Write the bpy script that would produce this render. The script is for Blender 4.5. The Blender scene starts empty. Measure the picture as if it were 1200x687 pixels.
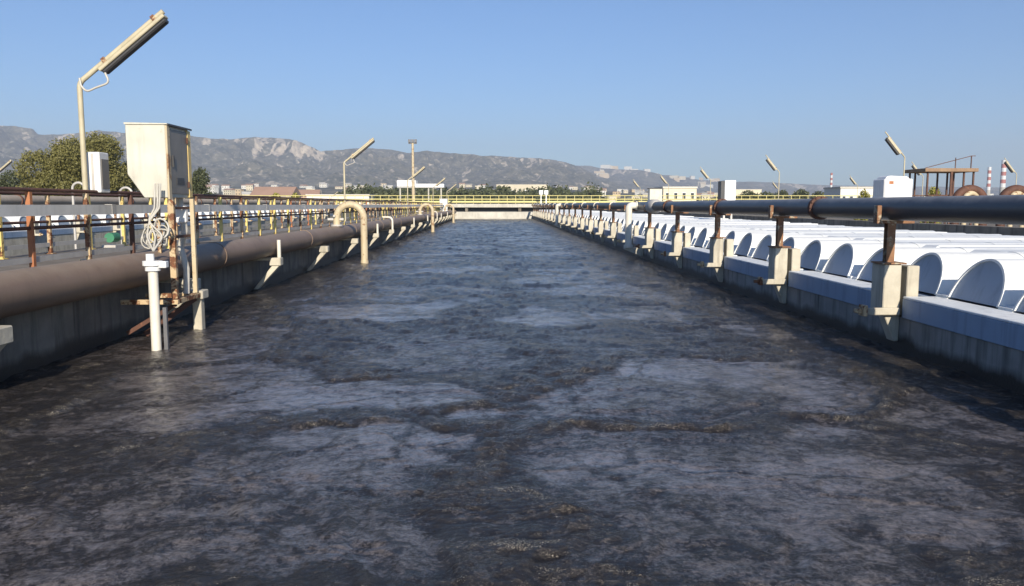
import bpy, bmesh, math, random
import numpy as np
from mathutils import Vector, Matrix

random.seed(7)
rng = np.random.default_rng(11)
sc = bpy.context.scene
COL = sc.collection
R = math.radians
PI = math.pi
GROUND = -1.40
HCAM = 2.0

# ------------------------------------------------------------------ words
_ONES = ['', 'first', 'second', 'third', 'fourth', 'fifth', 'sixth', 'seventh', 'eighth', 'ninth', 'tenth', 'eleventh',
         'twelfth', 'thirteenth', 'fourteenth', 'fifteenth', 'sixteenth', 'seventeenth', 'eighteenth', 'nineteenth']
_TENS = ['', '', 'twenty', 'thirty', 'forty', 'fifty', 'sixty', 'seventy', 'eighty', 'ninety']
_TENTH = ['', '', 'twentieth', 'thirtieth', 'fortieth', 'fiftieth', 'sixtieth', 'seventieth', 'eightieth', 'ninetieth']


def nth(n):
    if n < 20:
        return _ONES[n]
    if n >= 100:
        return 'hundredth' if n == 100 else 'hundred-and-' + nth(n - 100)
    return _TENTH[n // 10] if n % 10 == 0 else _TENS[n // 10] + '-' + _ONES[n % 10]


# ------------------------------------------------------------------ noise
def _hash(ix, iy, seed):
    h = (ix.astype(np.int64) * 374761393 + iy.astype(np.int64) * 668265263 + seed * 974711) & 0x7fffffff
    h = ((h ^ (h >> 13)) * 1274126177) & 0x7fffffff
    h = (h ^ (h >> 16)) & 0xffff
    return h / 65535.0


def perlin(x, y, seed=0):
    ix, iy = np.floor(x), np.floor(y)
    fx, fy = x - ix, y - iy
    u = fx * fx * fx * (fx * (fx * 6 - 15) + 10)
    v = fy * fy * fy * (fy * (fy * 6 - 15) + 10)

    def g(ax, ay):
        a = _hash(ix + ax, iy + ay, seed) * 2 * PI
        return np.cos(a) * (fx - ax) + np.sin(a) * (fy - ay)
    a = g(0, 0) * (1 - u) + g(1, 0) * u
    b = g(0, 1) * (1 - u) + g(1, 1) * u
    return (a * (1 - v) + b * v) * 1.5


def fbm(x, y, oct=4, seed=0, gain=.5):
    s, a, f = 0, 1.0, 1.0
    for k in range(oct):
        s = s + a * perlin(x * f, y * f, seed + k * 17)
        a *= gain
        f *= 2.03
    return s


def voronoi_edge(x, y, seed=0):
    ix, iy = np.floor(x), np.floor(y)
    f1 = np.full(x.shape, 9.0)
    f2 = np.full(x.shape, 9.0)
    cid = np.zeros(x.shape)
    for ax in (-1, 0, 1):
        for ay in (-1, 0, 1):
            px = ix + ax + .1 + .8 * _hash(ix + ax, iy + ay, seed)
            py = iy + ay + .1 + .8 * _hash(ix + ax, iy + ay, seed + 5)
            d = np.hypot(x - px, y - py)
            c = _hash(ix + ax, iy + ay, seed + 9)
            n = d < f1
            f2 = np.where(n, f1, np.minimum(f2, d))
            cid = np.where(n, c, cid)
            f1 = np.where(n, d, f1)
    return f1, f2 - f1, cid


def sstep(a, b, x):
    t = np.clip((x - a) / (b - a), 0, 1)
    return t * t * (3 - 2 * t)


# ------------------------------------------------------------------ objects
def tag(o, label=None, cat=None, group=None, kind=None):
    if label:
        o['label'] = label
    if cat:
        o['category'] = cat
    if group:
        o['group'] = group
    if kind:
        o['kind'] = kind
    return o


def thing(name, label, cat, loc=(0, 0, 0), rz=0, group=None):
    o = bpy.data.objects.new(name, None)
    o.empty_display_size = .2
    COL.objects.link(o)
    o.location = loc
    o.rotation_euler = (0, 0, rz)
    return tag(o, label, cat, group)


def dup(root, loc, rz=None, label=None, group=None, scale=None):
    def cp(o, par):
        c = o.copy()
        COL.objects.link(c)
        if par is not None:
            c.parent = par
        for ch in o.children:
            cp(ch, c)
        return c
    r = cp(root, None)
    r.location = loc
    if rz is not None:
        r.rotation_euler = (0, 0, rz)
    if scale:
        r.scale = scale
    if label:
        r['label'] = label
    if group:
        r['group'] = group
    return r


class MB:
    def __init__(s):
        s.v, s.f, s.sm = [], [], []

    def add(s, vs, fs, smooth=False):
        o = len(s.v)
        s.v += [tuple(p) for p in vs]
        s.f += [tuple(i + o for i in f) for f in fs]
        s.sm += [smooth] * len(fs)
        return s

    def box(s, a, b, M=None):
        x0, y0, z0 = a
        x1, y1, z1 = b
        vs = [Vector(p) for p in ((x0, y0, z0), (x1, y0, z0), (x1, y1, z0), (x0, y1, z0), (x0, y0, z1), (x1, y0, z1), (x1, y1, z1), (x0, y1, z1))]
        if M is not None:
            vs = [M @ p for p in vs]
        return s.add(vs, [(0, 3, 2, 1), (4, 5, 6, 7), (0, 1, 5, 4), (1, 2, 6, 5), (2, 3, 7, 6), (3, 0, 4, 7)])

    def bar(s, p, q, w, h=None, up=(0, 0, 1)):
        """box bar of section w x h from p to q"""
        h = h or w
        p, q = Vector(p), Vector(q)
        d = (q - p).normalized()
        u = Vector(up)
        if abs(d.dot(u)) > .98:
            u = Vector((0, 1, 0))
        sx = d.cross(u).normalized() * (w / 2)
        sz = sx.cross(d).normalized() * (h / 2)
        vs = [p - sx - sz, p + sx - sz, p + sx + sz, p - sx + sz, q - sx - sz, q + sx - sz, q + sx + sz, q - sx + sz]
        return s.add(vs, [(0, 1, 2, 3), (7, 6, 5, 4), (4, 5, 1, 0), (5, 6, 2, 1), (6, 7, 3, 2), (7, 4, 0, 3)])

    def prism(s, poly, axis, a, b):
        """poly: list of 2-D points; axis 'x' -> (y,z), 'y' -> (x,z), 'z' -> (x,y); extruded a..b"""
        def P(p, t):
            return {'x': (t, p[0], p[1]), 'y': (p[0], t, p[1]), 'z': (p[0], p[1], t)}[axis]
        n = len(poly)
        vs = [P(p, a) for p in poly] + [P(p, b) for p in poly]
        fs = [tuple(range(n)), tuple(range(2 * n - 1, n - 1, -1))] + [(i, i + n, (i + 1) % n + n, (i + 1) % n) for i in range(n)]
        return s.add(vs, fs)

    def tube(s, pts, r, n=12, cap=True):
        pts = [Vector(p) for p in pts]
        rs = r if isinstance(r, (list, tuple)) else [r] * len(pts)
        rings = []
        d0 = (pts[1] - pts[0]).normalized()
        u = Vector((0, 0, 1)) if abs(d0.z) < .9 else Vector((1, 0, 0))
        u = (u - d0 * u.dot(d0)).normalized()
        vs = []
        for i, p in enumerate(pts):
            if i == 0:
                d = d0
            elif i == len(pts) - 1:
                d = (pts[i] - pts[i - 1]).normalized()
            else:
                d = ((pts[i + 1] - pts[i]).normalized() + (pts[i] - pts[i - 1]).normalized()).normalized()
            u = (u - d * u.dot(d)).normalized()
            w = d.cross(u)
            vs += [p + (u * math.cos(2 * PI * k / n) + w * math.sin(2 * PI * k / n)) * rs[i] for k in range(n)]
        fs = []
        for i in range(len(pts) - 1):
            for k in range(n):
                fs.append((i * n + k, i * n + (k + 1) % n, (i + 1) * n + (k + 1) % n, (i + 1) * n + k))
        s.add(vs, fs, True)
        if cap:
            m = len(pts) - 1
            s.add(vs[:n], [tuple(range(n - 1, -1, -1))])
            s.add(vs[m * n:], [tuple(range(n))])
        return s

    def build(s, name, m, parent=None, bevel=0, loc=None):
        me = bpy.data.meshes.new(name)
        me.from_pydata(s.v, [], s.f)
        me.polygons.foreach_set('use_smooth', s.sm)
        bm = bmesh.new()
        bm.from_mesh(me)
        bmesh.ops.recalc_face_normals(bm, faces=bm.faces)
        if bevel:
            es = [e for e in bm.edges if len(e.link_faces) == 2 and not (e.link_faces[0].smooth and e.link_faces[1].smooth)
                  and e.calc_face_angle(0) > .5]
            bmesh.ops.bevel(bm, geom=es, offset=bevel, segments=1, affect='EDGES', clamp_overlap=True)
        bm.to_mesh(me)
        bm.free()
        me.materials.append(m)
        o = bpy.data.objects.new(name, me)
        COL.objects.link(o)
        if parent is not None:
            o.parent = parent
        if loc:
            o.location = loc
        return o


def np_mesh(name, verts, faces, m, smooth=True, attrs=None):
    """verts (n,3), faces (k,4)"""
    me = bpy.data.meshes.new(name)
    n, k = len(verts), len(faces)
    me.vertices.add(n)
    me.vertices.foreach_set('co', np.ascontiguousarray(verts, dtype=np.float32).ravel())
    me.loops.add(k * 4)
    me.loops.foreach_set('vertex_index', np.ascontiguousarray(faces, dtype=np.int32).ravel())
    me.polygons.add(k)
    me.polygons.foreach_set('loop_start', np.arange(0, k * 4, 4, dtype=np.int32))
    me.polygons.foreach_set('loop_total', np.full(k, 4, dtype=np.int32))
    me.polygons.foreach_set('use_smooth', np.full(k, smooth))
    me.update(calc_edges=True)
    for an, av in (attrs or {}).items():
        a = me.attributes.new(an, 'FLOAT', 'POINT')
        a.data.foreach_set('value', np.ascontiguousarray(av, dtype=np.float32).ravel())
    me.materials.append(m)
    o = bpy.data.objects.new(name, me)
    COL.objects.link(o)
    return o


def grid_faces(nr, nc):
    i = np.arange(nr - 1)[:, None] * nc + np.arange(nc - 1)[None, :]
    return np.stack([i, i + 1, i + 1 + nc, i + nc], -1).reshape(-1, 4)


# ------------------------------------------------------------------ materials
class NT:
    def __init__(s, name):
        s.m = bpy.data.materials.new(name)
        s.m.use_nodes = True
        s.t = s.m.node_tree
        s.b = s.t.nodes['Principled BSDF']
        s.pos = s.t.nodes.new('ShaderNodeNewGeometry').outputs['Position']

    def n(s, typ, ins=None, **kw):
        nd = s.t.nodes.new(typ)
        for k, v in kw.items():
            setattr(nd, k, v)
        for k, v in (ins or {}).items():
            s.set(nd.inputs[k], v)
        return nd

    def set(s, sock, v):
        if isinstance(v, bpy.types.NodeSocket):
            s.t.links.new(v, sock)
        elif isinstance(v, (tuple, list)) and len(v) == 3 and sock.type == 'RGBA':
            sock.default_value = (*v, 1)
        else:
            sock.default_value = v

    def noise(s, scale, detail=4, rough=.55, dist=0, vec=None, stretch=None):
        vec = vec or s.pos
        if stretch:
            vec = s.n('ShaderNodeMapping', {'Vector': vec, 'Scale': stretch}).outputs[0]
        return s.n('ShaderNodeTexNoise', {'Vector': vec, 'Scale': scale, 'Detail': detail, 'Roughness': rough, 'Distortion': dist}).outputs['Fac']

    def ramp(s, fac, a, b):
        return s.n('ShaderNodeMapRange', {'Value': fac, 'From Min': a, 'From Max': b}).outputs[0]

    def mix(s, fac, a, b):
        nd = s.n('ShaderNodeMix', data_type='RGBA')
        s.set(nd.inputs['Factor'], fac)
        s.set(nd.inputs[6], a)
        s.set(nd.inputs[7], b)
        return nd.outputs[2]

    def math(s, op, a, b=0.0):
        nd = s.n('ShaderNodeMath', operation=op)
        s.set(nd.inputs[0], a)
        s.set(nd.inputs[1], b)
        return nd.outputs[0]

    def bump(s, h, strength=.3, dist=.02, normal=None, fw=.1):
        nd = s.n('ShaderNodeBump', {'Height': h, 'Strength': strength, 'Distance': dist, 'Filter Width': fw})
        if normal is not None:
            s.set(nd.inputs['Normal'], normal)
        return nd.outputs[0]

    def out(s, **kw):
        for k, v in kw.items():
            s.set(s.b.inputs[k.replace('_', ' ')], v)
        return s.m


def worn(name, col, col2=None, rust=None, rust_amt=.0, rough=.6, scale=3.0, metal=0.0, bump=.15, streak=True, dirt=.35, dust=None):
    """painted or bare surface with blotches, grime streaks and rust eaten patches"""
    t = NT(name)
    col2 = col2 or tuple(c * .7 for c in col)
    a = t.ramp(t.noise(scale, 6, .6), .35, .7)
    c = t.mix(a, col, col2)
    if streak:
        st = t.ramp(t.noise(6, 4, .6, stretch=(1.2, 1.2, .12)), .52, .75)
        c = t.mix(t.math('MULTIPLY', st, dirt), c, tuple(x * .35 for x in col2))
    r = rough
    if rust:
        rf = t.ramp(t.noise(scale * 1.7, 8, .68, .4), .62 - rust_amt * .35, .68 - rust_amt * .35)
        rc = t.mix(t.ramp(t.noise(30, 3), .35, .65), rust, tuple(x * .45 for x in rust))
        c = t.mix(rf, c, rc)
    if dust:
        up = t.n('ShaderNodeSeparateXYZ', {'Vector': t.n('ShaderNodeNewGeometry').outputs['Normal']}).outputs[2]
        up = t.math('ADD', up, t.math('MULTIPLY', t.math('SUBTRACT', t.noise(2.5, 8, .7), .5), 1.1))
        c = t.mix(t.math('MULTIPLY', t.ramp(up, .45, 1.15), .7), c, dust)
    nb = t.bump(t.noise(40, 5, .65), bump, .01)
    if 'concrete' in name:
        nb = t.bump(t.noise(9, 7, .7), .5, .02, nb)
    return t.out(Base_Color=c, Roughness=r, Metallic=metal, Normal=nb)


RUST = (.20, .075, .03)
M = {}
M['concrete'] = worn('concrete_cream', (.53, .49, .40), (.39, .355, .285), rough=.85, scale=2.5, dirt=.55)
def wall_mat(nm, ca, cb, top):
    t = NT(nm)
    c = t.mix(t.ramp(t.noise(1.3, 7, .62), .35, .68), ca, cb)
    st = t.ramp(t.noise(5, 5, .6, stretch=(1.2, 1.2, .10)), .50, .72)
    c = t.mix(t.math('MULTIPLY', st, .75), c, (.035, .030, .026))
    z = t.n('ShaderNodeSeparateXYZ', {'Vector': t.pos}).outputs[2]
    zz = t.math('SUBTRACT', z, t.math('MULTIPLY', t.noise(1.8, 6, .65, stretch=(1, 1, .4)), .34))
    wet = t.n('ShaderNodeMapRange', {'Value': zz, 'From Min': top - .12, 'From Max': top, 'To Min': 1.0, 'To Max': 0.0}).outputs[0]
    c = t.mix(wet, c, (.014, .012, .011))          # sludge splashed up the foot of the wall
    r = t.n('ShaderNodeMapRange', {'Value': wet, 'To Min': .9, 'To Max': .45}).outputs[0]
    return t.out(Base_Color=c, Roughness=r, Normal=t.bump(t.noise(35, 6, .65), .4, .01))


M['concrete_wall'] = wall_mat('concrete_wall', (.25, .22, .18), (.13, .11, .09), .08)
M['concrete_grey'] = wall_mat('grey_concrete_wall', (.30, .295, .28), (.20, .195, .185), .06)
M['lamp_paint'] = worn('lamp_paint', (.50, .45, .32), (.40, .35, .24), rough=.55, scale=3, dirt=.3)
M['coping_white'] = worn('white_coping_paint', (.74, .77, .80), (.62, .66, .70), rough=.6, scale=1.5, dirt=.4)  # parapet top: sunlight painted in as a whiter colour
M['concrete_pale'] = worn('concrete_pale', (.54, .52, .46), (.38, .36, .32), rough=.88, scale=.8, dirt=.35)
M['concrete_deck'] = worn('concrete_deck', (.19, .165, .135), (.12, .10, .08), rough=.9, scale=1.5, dirt=.3)
M['blue_paint'] = worn('pale_blue_paint', (.25, .34, .47), (.21, .29, .41), rough=.6, scale=1.2, dirt=.5)
M['cover_white'] = worn('white_cover', (.80, .81, .80), (.72, .73, .72), rough=.45, scale=.9, dirt=.2, bump=.04)
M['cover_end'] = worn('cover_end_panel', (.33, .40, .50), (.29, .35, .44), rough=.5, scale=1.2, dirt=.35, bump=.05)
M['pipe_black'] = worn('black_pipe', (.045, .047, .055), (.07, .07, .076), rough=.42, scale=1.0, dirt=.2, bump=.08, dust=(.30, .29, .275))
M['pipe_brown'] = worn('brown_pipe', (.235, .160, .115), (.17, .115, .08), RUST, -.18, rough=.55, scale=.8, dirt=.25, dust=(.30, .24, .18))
M['pipe_tan'] = worn('tan_pipe', (.44, .37, .29), (.34, .28, .22), rough=.65, scale=.6, dirt=.2)
M['pipe_cream'] = worn('cream_pipe', (.52, .44, .30), (.44, .35, .22), (.34, .18, .08), .16, rough=.55, scale=2.2, dirt=.3)
M['pipe_white'] = worn('white_pipe', (.68, .65, .58), (.56, .52, .44), rough=.55, scale=2, dirt=.3)
M['rust'] = worn('rusty_steel', (.27, .14, .07), (.15, .065, .035), (.50, .42, .30), .22, rough=.8, scale=4, dirt=.3, bump=.4)
M['rust_dark'] = worn('dark_rust', (.115, .05, .032), (.065, .03, .022), (.28, .12, .06), .05, rough=.75, scale=3, dirt=.2, bump=.3)
M['rust_orange'] = worn('orange_rust', (.42, .17, .07), (.30, .11, .05), rough=.75, scale=3, dirt=.3, bump=.3)
M['rust_cream'] = worn('rusted_cream_steel', (.55, .43, .27), (.42, .30, .17), RUST, .42, rough=.7, scale=3, dirt=.4, bump=.25)
M['yellow'] = worn('yellow_paint', (.68, .54, .17), (.60, .46, .16), RUST, .22, rough=.6, scale=2.2, dirt=.25)
M['yellow_bright'] = worn('bright_yellow_paint', (.66, .58, .22), (.58, .52, .24), rough=.55, scale=1, dirt=.1)
M['galv'] = worn('galvanised_steel', (.50, .48, .45), (.40, .38, .36), rough=.55, scale=2, metal=.1, dirt=.25)
M['tray_steel'] = worn('tray_steel', (.66, .64, .60), (.55, .53, .49), rough=.55, scale=2, dirt=.25)
M['galv_dark'] = worn('dull_steel', (.16, .16, .17), (.11, .11, .12), rough=.55, scale=3, metal=.2)
M['box_cream'] = worn('cream_enamel', (.575, .555, .48), (.46, .44, .37), (.36, .22, .10), -.12, rough=.5, scale=2, dirt=.3, bump=.05)
M['box_grey'] = worn('grey_enamel', (.20, .18, .16), (.15, .135, .12), rough=.45, scale=2, dirt=.3, bump=.05)
M['box_dark'] = worn('dark_enamel', (.05, .05, .052), (.035, .035, .04), rough=.5, scale=2)
M['box_yellow'] = worn('yellowed_enamel', (.66, .50, .20), (.55, .40, .16), rough=.5, scale=3, dirt=.3)
M['white_enamel'] = worn('white_enamel', (.76, .76, .76), (.68, .68, .68), rough=.4, scale=2, dirt=.25, bump=.03)
M['white_rubber'] = worn('white_hose', (.50, .48, .44), (.38, .36, .32), rough=.5, scale=6, dirt=.2)
M['lens'] = worn('lamp_lens', (.50, .47, .40), (.42, .38, .32), rough=.3, scale=5, dirt=.3)
M['red_paint'] = worn('red_paint', (.44, .15, .12), (.38, .13, .11), rough=.6, scale=.1)
M['brown_wood'] = worn('brown_roof_boards', (.30, .20, .12), (.22, .14, .09), rough=.8, scale=1.5)
M['bark'] = worn('bark', (.12, .09, .06), (.07, .05, .035), rough=.9, scale=6)
M['glass'] = worn('dark_glazing', (.04, .05, .06), (.03, .035, .045), rough=.15, scale=1, streak=False)
TOWN_WALLS = [worn('render_%s' % n, c, tuple(x * .86 for x in c), rough=.9, scale=.05, dirt=.15, bump=.02) for n, c in
              (('white', (.72, .70, .64)), ('cream', (.66, .59, .44)), ('ochre', (.60, .47, .30)), ('pink', (.58, .41, .33)))]
TOWN_WALL_WORDS = ['white', 'cream', 'ochre', 'pink']
TOWN_ROOFS = [worn('roof_%s' % n, c, tuple(x * .8 for x in c), rough=.9, scale=.05, dirt=.15, bump=.02) for n, c in
              (('terracotta', (.40, .25, .18)), ('grey', (.36, .34, .31)), ('pale', (.58, .55, .49)))]
TOWN_ROOF_WORDS = ['terracotta', 'grey', 'pale']


def leaf_mat(name, a, b):
    t = NT(name)
    rnd = t.n('ShaderNodeNewGeometry').outputs['Random Per Island']
    c = t.mix(rnd, a, b)
    m = t.out(Base_Color=c, Roughness=.6)
    tr = t.n('ShaderNodeBsdfTranslucent', {'Color': c})
    mx = t.n('ShaderNodeMixShader', {'Fac': .25})
    t.t.links.new(t.b.outputs[0], mx.inputs[1])
    t.t.links.new(tr.outputs[0], mx.inputs[2])
    t.t.links.new(mx.outputs[0], t.t.nodes['Material Output'].inputs[0])
    return m


M['leaf_olive'] = leaf_mat('olive_foliage', (.16, .150, .045), (.215, .20, .066))
M['leaf_dark'] = leaf_mat('dark_foliage', (.058, .072, .032), (.115, .128, .058))
M['leaf_yellow'] = leaf_mat('yellow_green_foliage', (.20, .20, .03), (.33, .30, .05))

# ground
t = NT('dry_ground')
g = t.mix(t.ramp(t.noise(.01, 6, .6), .4, .65), (.20, .17, .11), (.10, .105, .05))
g = t.mix(t.ramp(t.noise(.15, 5), .45, .7), g, (.13, .10, .07))
M['ground'] = t.out(Base_Color=g, Roughness=.95, Normal=t.bump(t.noise(1.5, 6), .4, .1))

# hills: scrub slopes with limestone faces
t = NT('scrub_hill')
rk = t.n('ShaderNodeAttribute', attribute_name='rock').outputs['Fac']
bld = t.ramp(t.noise(.016, 9, .72), .42, .58)
scrub = t.mix(bld, (.045, .050, .036), (.155, .14, .10))
scrub = t.mix(t.ramp(t.noise(.05, 4, .7), .56, .64), scrub, (.36, .32, .25))
scrub = t.mix(t.ramp(t.noise(.035, 4, .7, vec=t.n('ShaderNodeVectorMath', {0: t.pos, 1: (911, 377, 53)}, operation='ADD').outputs[0]), .54, .62), scrub, (.036, .044, .028))
rkn = t.math('ADD', rk, t.math('MULTIPLY', t.math('SUBTRACT', t.noise(.03, 7, .75), .5), 1.1))
rock_c = t.mix(t.ramp(t.noise(.035, 6, .75, stretch=(1, 1, .3)), .38, .62), (.66, .56, .43), (.26, .22, .17))
M['hill'] = t.out(Base_Color=t.mix(t.ramp(rkn, .40, .52), scrub, rock_c), Roughness=.95, Normal=t.bump(t.noise(.02, 8, .7), .7, 14))

# sludge water: charcoal liquor, sky sheen painted as pale patches on the boils, brown froth on the seams
t = NT('sludge_water')
foam = t.n('ShaderNodeAttribute', attribute_name='foam').outputs['Fac']
sky_sheen = t.n('ShaderNodeAttribute', attribute_name='calm').outputs['Fac']
froth_glint = t.n('ShaderNodeAttribute', attribute_name='froth').outputs['Fac']
warp = t.n('ShaderNodeVectorMath', {0: t.pos, 1: t.n('ShaderNodeVectorMath', {0: t.n('ShaderNodeTexNoise', {'Vector': t.pos, 'Scale': 1.1, 'Detail': 4}).outputs['Color'], 1: (.6, .6, 0)}, operation='MULTIPLY').outputs[0]}, operation='ADD').outputs[0]
n1 = t.noise(3.2, 9, .70, .4, vec=warp)
n2 = t.noise(13, 7, .70, .3)
n3 = t.noise(46, 4, .66)
tex = t.math('ADD', t.math('MULTIPLY', t.math('SUBTRACT', n1, .5), 2.6), t.math('MULTIPLY', t.math('SUBTRACT', n2, .5), 2.6))
tex = t.math('ADD', tex, t.math('MULTIPLY', t.math('SUBTRACT', n3, .5), 1.6))
fm = t.ramp(t.math('ADD', t.math('MULTIPLY', sky_sheen, .92), tex), .16, 1.32)
fo = t.ramp(t.math('ADD', foam, t.math('MULTIPLY', tex, .9)), .45, 1.15)
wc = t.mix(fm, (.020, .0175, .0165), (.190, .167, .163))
wc = t.mix(t.math('MULTIPLY', fo, .75), wc, t.mix(t.ramp(n3, .5, .68), (.030, .026, .023), (.115, .096, .076)))
fb = t.math('MULTIPLY', froth_glint, t.ramp(t.noise(95, 4, .7, stretch=(.8, 1.8, 1)), .57, .63))
wc = t.mix(fb, wc, (.60, .53, .40))  # sun glints painted on as pale foam specks
h = t.math('ADD', t.math('MULTIPLY', t.noise(4.5, 7, .66, .9), .060), t.math('MULTIPLY', n2, .044))
h = t.math('ADD', h, t.math('MULTIPLY', n3, .013))
amp = t.n('ShaderNodeMapRange', {'Value': sky_sheen, 'To Min': 1.15, 'To Max': .30}).outputs[0]
rr = t.n('ShaderNodeMapRange', {'Value': fm, 'To Min': .17, 'To Max': .27}).outputs[0]
cn = t.bump(t.math('ADD', t.math('MULTIPLY', t.noise(3.0, 5, .6, .8), .050), t.math('MULTIPLY', n2, .007)), 1.0, .35, None, .02)
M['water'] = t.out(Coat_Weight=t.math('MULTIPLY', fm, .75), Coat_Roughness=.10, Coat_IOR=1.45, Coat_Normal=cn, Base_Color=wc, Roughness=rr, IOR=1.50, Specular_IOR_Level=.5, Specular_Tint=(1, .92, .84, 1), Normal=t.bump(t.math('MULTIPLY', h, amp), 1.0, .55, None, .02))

# ------------------------------------------------------------------ camera, light, sky
PITCH = math.atan(103.5 / 950)
YAW = math.atan(22 / 955.6)
cam = bpy.data.objects.new('camera', bpy.data.cameras.new('camera'))
COL.objects.link(cam)
cam.location = (0, 0, HCAM)
cam.rotation_euler = (PI / 2 - PITCH, 0, -YAW)
cam.data.sensor_width = 36
cam.data.lens = 28.5
cam.data.clip_start = .05
cam.data.clip_end = 60000
sc.camera = cam

SUN_EL, SUN_AZ = 24.0, 9.0          # azimuth: degrees to the right of straight behind the camera
world = bpy.data.worlds.new('World')
sc.world = world
world.use_nodes = True
wt = world.node_tree
sky = wt.nodes.new('ShaderNodeTexSky')
sky.sky_type = 'NISHITA'
sky.sun_disc = False
sky.sun_elevation = R(SUN_EL)
sky.sun_rotation = R(180 - SUN_AZ)
sky.altitude = 0
sky.air_density = 1.0
sky.dust_density = .4
sky.ozone_density = 5.0
bg = wt.nodes['Background']
tint = wt.nodes.new('ShaderNodeMix')
tint.data_type = 'RGBA'
tint.blend_type = 'MULTIPLY'
tint.inputs['Factor'].default_value = 1
tint.inputs[7].default_value = (.79, .955, 1.13, 1)
wt.links.new(sky.outputs[0], tint.inputs[6])
wt.links.new(tint.outputs[2], bg.inputs[0])
bg.inputs[1].default_value = .080
sun = bpy.data.objects.new('sun', bpy.data.lights.new('sun', 'SUN'))
COL.objects.link(sun)
sun.data.energy = 4.6
sun.data.angle = R(.5)
sun.data.color = (1, .90, .74)
sd = Vector((math.sin(R(SUN_AZ)) * math.cos(R(SUN_EL)), -math.cos(R(SUN_AZ)) * math.cos(R(SUN_EL)), math.sin(R(SUN_EL))))
sun.rotation_euler = sd.to_track_quat('Z', 'Y').to_euler()
sc.view_settings.view_transform = 'Standard'
sc.view_settings.look = 'None'
sc.view_settings.exposure = .5
sc.view_settings.gamma = 1
sc.cycles.max_bounces = 6
sc.cycles.volume_bounces = 0
sc.cycles.use_denoising = True


def at(px, d, py=None):
    """ground-plan x (and height) of something seen in the photo's column px at depth d metres"""
    x = d * kx(px)
    return x if py is None else (x, 2 + (240 - py) * d / 950)


def kx(px):
    """lateral metres per metre of depth for a bearing at eye level"""
    a, b = (px - 600) / 950, 103.5 / 950
    m = math.sin(PITCH) * b + math.cos(PITCH)
    return (math.cos(YAW) * a + math.sin(YAW) * m) / (math.cos(YAW) * m - math.sin(YAW) * a)


# ------------------------------------------------------------------ ground and hills
NE = 7400
tag(MB().add([(-7600, -60, GROUND), (7600, -60, GROUND), (7600, NE, GROUND), (-7600, NE, GROUND)], [(0, 1, 2, 3)]).build('ground', M['ground']), kind='structure')

RU = [-600, -300, -100, 0, 30, 44, 50, 80, 120, 150, 225, 250, 280, 300, 330, 348, 362, 378, 400, 430, 460, 480, 500, 520, 560, 600, 640, 662, 680, 700, 725, 760, 820, 1800]
RY = [150, 158, 148, 150, 152, 154, 161, 160, 156, 158, 161, 165, 165, 163, 164, 166, 172, 179, 177, 175, 177, 181, 178, 180, 183, 185, 187, 191, 197, 206, 216, 226, 234, 238]
BU = [-600, 560, 640, 690, 705, 720, 750, 770, 800, 820, 850, 880, 920, 960, 1000, 1100, 1200, 1800]
BY = [215, 200, 194, 195, 198, 199, 200, 204, 208, 211, 214, 213, 215, 217, 218, 219, 220, 220]


def foot(u, y):
    a = np.interp(u, [600, 850], [44, 24])
    return a * sstep(420, 2000, y)


def hill_mesh(name, us, ys, ru, ry, y0, D, seed, rock_top):
    U, Y = np.meshgrid(us, ys)
    X = kx(U) * Y
    A = 240 - np.interp(U, ru, ry)
    A = A + .8 * fbm(U / 14, U * 0, 3, seed + 3) * sstep(8, 40, A)
    T = (Y - y0) / (D - y0)
    Tn = T + .10 * fbm(X / 420, Y / 420, 4, seed) * sstep(0, .3, T) * (1 - sstep(.8, 1, T))
    prof = np.where(Tn < .80, .70 * np.clip(Tn / .80, 0, 1) ** 1.35, .70 + .30 * sstep(.80, .97, Tn))
    prof = np.where(T > 1, 1 - .35 * sstep(1, 1.5, T), prof)
    gul = fbm(X / 300, Y / 800, 6, seed + 7, .60) + .5 * np.abs(fbm(X / 130, Y / 400, 4, seed + 8))
    crest = 2 + A * D / 950 - GROUND
    base = foot(U, Y)
    Z = GROUND - .4 + np.maximum(base, prof * crest * (1 + .26 * gul * sstep(.05, .4, T) * (1 - sstep(.75, 1.0, T))))
    lim = HCAM + A * Y / 950                       # nothing in front pokes over the crest line
    Z = np.where((T > .1) & (T < 1), np.minimum(Z, np.maximum(lim, base + GROUND - .4)), Z)
    pat = sstep(.0, .45, fbm(X / 420, Y / 1500, 3, seed + 21)) * sstep(-.25, .25, fbm(X / 38, Y / 400, 4, seed + 22, .65))
    band = sstep(.78, .84, Tn + .03 * fbm(X / 90, Y / 300, 3, seed + 23)) * (1 - sstep(.93, .98, Tn))
    rock = (rock_top + .28 * np.exp(-((U - 305) / 55) ** 2)) * band * np.maximum(pat, .75 * np.exp(-((U - 305) / 50) ** 2) * sstep(-.35, .1, fbm(X / 38, Y / 400, 4, seed + 22, .65)))
    rock += .50 * sstep(.30, .7, fbm(X / 75, Y / 200, 5, seed + 31, .6)) * sstep(.08, .3, T) * (1 - sstep(.95, 1.05, T))
    o = np_mesh(name, np.stack([X, Y, Z], -1).reshape(-1, 3), grid_faces(len(ys), len(us)), M['hill'], True, {'rock': rock})
    return tag(o, kind='structure')


hill_mesh('hills', np.linspace(-420, 1620, 900), np.concatenate([np.linspace(380, 1900, 40), np.linspace(1920, 4600, 260), np.linspace(4640, 6000, 30)]), RU, RY, 1900, 4500, 5, .75)
hill_mesh('far_hills', np.linspace(500, 1640, 360), np.linspace(3000, 7200, 110), BU, BY, 3000, 6200, 9, .85)

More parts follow.
